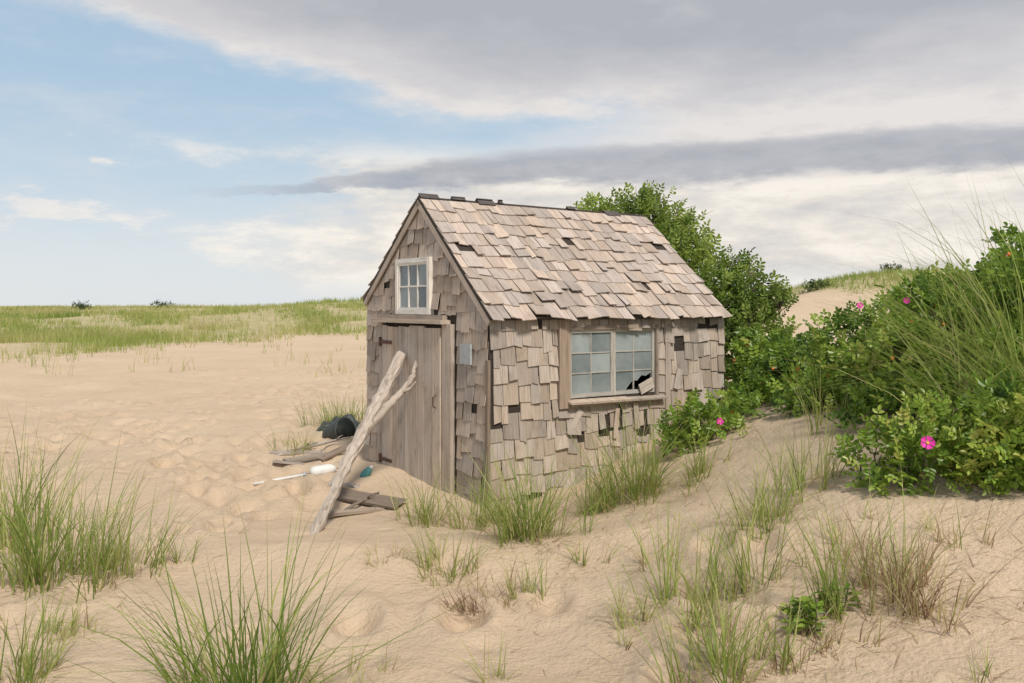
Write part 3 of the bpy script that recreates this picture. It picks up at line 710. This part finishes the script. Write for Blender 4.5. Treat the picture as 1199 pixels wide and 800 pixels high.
stick('long grey stick lying left of the boards',322,536,372,524,.018)
stick('crooked stick lying in front of the black heap',352,528,408,522,.02,up=.1)
stick('short stick on the sand between the buoy and the log',384,572,402,556,.016)
stick('dark stick poking out below the door',395,606,440,586,.018,M_TWIG)
p=at(388,512); o=empty('plastic_tub',(p[0],p[1],Z(*p))); tag(o,'black plastic tub half buried on its side beside the shack','tub'); o.rotation_euler=(math.radians(74),math.radians(8),math.radians(52))
s=MB(); s.tube([(0,0,-.05),(0,0,.02),(0,0,.30),(0,0,.31),(0,0,.31),(0,0,.29),(0,0,.0)],[.13,.16,.19,.19,.17,.165,.14],20,.5,wob=.03); s.build('body',M_BLK,o,True); o.location.z+=.03
s=MB(); s.tube([(0,0,.285),(0,0,.29),(0,0,.32),(0,0,.325)],[.191,.205,.205,.191],20,.5,False); s.build('rim',M_BLK,o,True)
def tarp():
    p=at(402,505); o=empty('tarp',(p[0],p[1],Z(*p))); tag(o,'crumpled dark tarp heaped against the tub beside the shack wall','tarp')
    n=40; u=np.linspace(-1,1,n); A,B=np.meshgrid(u,u,indexing='ij'); X=A*.40; Y=B*.34
    r=np.sqrt(A**2+B**2); h=.19*np.clip(1-r**2,0,1)**.7*(1+1.3*vn(A*2.6+3,B*2.6,41)+.8*vn(A*6,B*6,42))
    zz=zg(X+p[0],Y+p[1])-o.location.z+h-.015
    V=np.stack([X*(1+.25*vn(B*3,A*2,43)),Y*(1+.25*vn(A*3,B*2,44)),zz],-1).reshape(-1,3)
    i=np.arange(n-1)[:,None]*n+np.arange(n-1)[None,:]; Fq=np.stack([i,i+n,i+n+1,i+1],-1).reshape(-1,4)
    keep=(r.ravel()[Fq].max(1)<1.02); np_mesh('sheet',V,Fq[keep],None,M_BLK,o,True)
    s=MB(); s.tube([(math.cos(k*.7)*.25-.05,math.sin(k*.7)*.2-.1,.12+.02*math.sin(k*2)) for k in range(8)],[.009]*8,6); s.build('rope',M_TWIG,o,True)
tarp()
p=at(378,556); o=empty('buoy',(p[0],p[1],Z(*p)+.05)); tag(o,'white foam fishing buoy lying on the sand','buoy'); o.rotation_euler=(0,math.radians(84),math.radians(20))
s=MB(); s.tube([(0,0,-.15),(0,0,-.14),(0,0,-.10),(0,0,.05),(0,0,.11),(0,0,.15),(0,0,.16)],[.02,.05,.066,.066,.055,.03,.012],16); s.build('float',M_WHT,o,True)
s=MB(); s.tube([(0,0,-.26),(0,0,.24)],[.012,.012],8); s.build('spindle',M_BD,o,True)
p0=hit(297,569); p1=hit(356,561)
o=empty('pole',p0); tag(o,'thin white pole lying on the sand left of the buoy','pole'); s=MB(); v=p1-p0
s.tube([Vector((0,0,.02)),v*.5+Vector((0,0,.035)),v+Vector((0,0,.05))],[.016,.016,.016],10,.5); s.build('shaft',M_WHT,o,True)
s=MB(); s.tube([v*.98+Vector((0,0,.049)),v*1.05+Vector((0,0,.052))],[.021,.021],10); s.build('end_cap',M_ZINC,o,True)
p=at(428,558); o=empty('float',(p[0],p[1],Z(*p)+.02)); tag(o,'small teal float by the left corner of the shack','float'); o.rotation_euler=(.3,math.radians(35),.4); o.scale=(.8,.8,.8)
s=MB(); s.tube([(0,0,-.08),(0,0,-.07),(0,0,-.03),(0,0,.05),(0,0,.1),(0,0,.12)],[.02,.05,.062,.062,.045,.015],14); s.build('body',M_TEAL,o,True)
s=MB(); s.tube([(0,0,.11),(0,0,.16)],[.02,.018],10); s.build('neck',M_WHT,o,True)

# ------------------------------------------------------------------ sky, sun, camera
w=bpy.data.worlds.new('World'); scene.world=w; w.use_nodes=True; nt=w.node_tree; nt.nodes.clear()
out=nt.nodes.new('ShaderNodeOutputWorld'); bg=nt.nodes.new('ShaderNodeBackground'); bg.inputs[1].default_value=.1; nt.links.new(bg.outputs[0],out.inputs[0])
sun_dir=Vector((.30,-.66,.84)).normalized()
sky=nt.nodes.new('ShaderNodeTexSky'); sky.sky_type='NISHITA'; sky.sun_disc=False; sky.sun_elevation=math.asin(sun_dir.z); sky.sun_rotation=math.atan2(sun_dir.x,sun_dir.y)
tc=nt.nodes.new('ShaderNodeTexCoord'); sp=nt.nodes.new('ShaderNodeSeparateXYZ'); nt.links.new(tc.outputs['Generated'],sp.inputs[0])
x,y,z=sp.outputs
m=lambda op,a,b=None,c=None: math_(nt,op,a,b,c)
az=m('ARCTAN2',x,y); hyp=m('SQRT',m('ADD',m('MULTIPLY',x,x),m('MULTIPLY',y,y))); el=m('MINIMUM',m('DIVIDE',z,m('MAXIMUM',hyp,.05)),3.0)
zz=m('ADD',m('MAXIMUM',z,0.0),.13)
cv=nt.nodes.new('ShaderNodeCombineXYZ'); nt.links.new(m('DIVIDE',x,zz),cv.inputs[0]); nt.links.new(m('DIVIDE',y,zz),cv.inputs[1])
n1=m('SUBTRACT',noise(nt,cv.outputs[0],1.1,9,.58),.5)
n3=m('SUBTRACT',noise(nt,cv.outputs[0],3.2,8,.64),.5)
cv2=nt.nodes.new('ShaderNodeCombineXYZ'); nt.links.new(m('MULTIPLY',az,5.0),cv2.inputs[0]); nt.links.new(m('MULTIPLY',el,17.0),cv2.inputs[1]); cv2.inputs[2].default_value=3.3
n2=m('SUBTRACT',noise(nt,cv2.outputs[0],1.0,9,.62),.5)
cv3=nt.nodes.new('ShaderNodeCombineXYZ'); nt.links.new(m('MULTIPLY',az,13.0),cv3.inputs[0]); nt.links.new(m('MULTIPLY',el,42.0),cv3.inputs[1]); cv3.inputs[2].default_value=8.1
n4=m('SUBTRACT',noise(nt,cv3.outputs[0],1.0,8,.62),.5)
naz=m('MAXIMUM',m('MULTIPLY',az,-1.0),0.0)
base=ramp(nt,m('MULTIPLY',el,1.6),[(0,S(228,231,233)),(.08,S(222,229,233)),(.22,S(197,215,229)),(.40,S(175,201,223)),(.62,S(165,193,218))])
sc=nt.nodes.new('ShaderNodeVectorMath'); sc.operation='SCALE'; sc.inputs['Scale'].default_value=10; nt.links.new(base,sc.inputs[0])
col=mixc(nt,.06,sc.outputs[0],sky.outputs[0])
def layer(mask,c,k=10):
    global col
    if isinstance(c,tuple): c=(c[0]*k,c[1]*k,c[2]*k,1)
    else:
        s=nt.nodes.new('ShaderNodeVectorMath'); s.operation='SCALE'; s.inputs['Scale'].default_value=k; nt.links.new(c,s.inputs[0]); c=s.outputs[0]
    col=mixc(nt,mask,col,c)
layer(m('MULTIPLY',sstep(nt,-.10,.25,m('ADD',n3,m('MULTIPLY',n2,.5))),.30),S(222,223,226))
pm=m('MULTIPLY',sstep(nt,.08,.17,m('ADD',n2,m('MULTIPLY',n4,.4))),m('MULTIPLY',sstep(nt,.03,.07,el),m('SUBTRACT',1.0,sstep(nt,.13,.2,el))))
layer(m('MULTIPLY',pm,.7),S(242,236,230))
# cream bank over the horizon, thicker to the right
cm=m('MULTIPLY',sstep(nt,-.40,-.12,m('ADD',az,m('ADD',m('MULTIPLY',n2,.8),m('MULTIPLY',n4,.35)))),m('MULTIPLY',sstep(nt,.005,.05,m('ADD',el,m('MULTIPLY',n2,.06))),m('SUBTRACT',1.0,sstep(nt,.15,.2,el))))
layer(m('MULTIPLY',cm,.92),ramp(nt,m('ADD',m('ADD',n2,m('MULTIPLY',n4,.7)),.5),[(.3,S(212,208,207)),(.45,S(232,225,216)),(.6,S(252,244,233))]))
# grey overcast deck, top and right
eb=m('ADD',m('ADD',.205,m('MULTIPLY',naz,.19)),m('ADD',m('MULTIPLY',n1,.15),m('MULTIPLY',n3,.08)))
dk=sstep(nt,m('SUBTRACT',eb,.008),m('ADD',eb,.03),el)
rt=m('MULTIPLY',sstep(nt,-.05,.22,m('ADD',az,m('MULTIPLY',n2,.3))),sstep(nt,.13,.19,m('ADD',el,m('MULTIPLY',n2,.05))))
dk=m('MAXIMUM',dk,rt)
depth=m('ADD',m('ADD',sstep(nt,-.01,.14,m('SUBTRACT',el,eb)),m('MULTIPLY',sstep(nt,-.1,.5,az),.1)),m('ADD',m('MULTIPLY',n3,1.2),m('ADD',m('MULTIPLY',n2,.6),m('MULTIPLY',n4,.3))))
layer(m('MULTIPLY',dk,.95),ramp(nt,depth,[(.05,S(234,228,224)),(.3,S(213,210,211)),(.7,S(192,192,197)),(1.05,S(178,180,188))]))
# slate band with a broken upper edge
bc=m('ADD',m('SUBTRACT',.163,m('MULTIPLY',naz,.10)),m('ADD',m('MULTIPLY',n2,.035),m('MULTIPLY',n4,.026)))
bh=m('ADD',.003,m('MULTIPLY',sstep(nt,-.42,.25,az),.022))
bd=m('SUBTRACT',1.0,sstep(nt,m('MULTIPLY',bh,.55),m('MULTIPLY',bh,1.3),m('ABSOLUTE',m('SUBTRACT',el,bc))))
bd=m('MULTIPLY',bd,m('MULTIPLY',sstep(nt,-.42,-.12,az),m('SUBTRACT',1.0,sstep(nt,1.0,1.6,az))))
layer(m('MULTIPLY',bd,.85),ramp(nt,m('ADD',m('MULTIPLY',n4,.9),.5),[(.3,S(158,163,174)),(.7,S(188,190,197))]))
nt.links.new(col,bg.inputs[0])
sl=bpy.data.lights.new('sun','SUN'); sl.energy=3.6; sl.angle=math.radians(10); sl.color=(1,.945,.865)
so=bpy.data.objects.new('sun',sl); COL.objects.link(so); so.rotation_euler=(-sun_dir).to_track_quat('-Z','Y').to_euler(); so.location=(6,-5,12)
cam=bpy.data.cameras.new('camera'); co=bpy.data.objects.new('camera',cam); COL.objects.link(co); scene.camera=co
co.location=(0,0,CZ); co.rotation_euler=(math.radians(90),0,0); cam.sensor_width=36; cam.lens=36*F/1199; cam.shift_y=-42/1199; cam.clip_end=4000; cam.clip_start=.05
scene.view_settings.view_transform='Standard'; scene.view_settings.look='None'; scene.view_settings.exposure=0
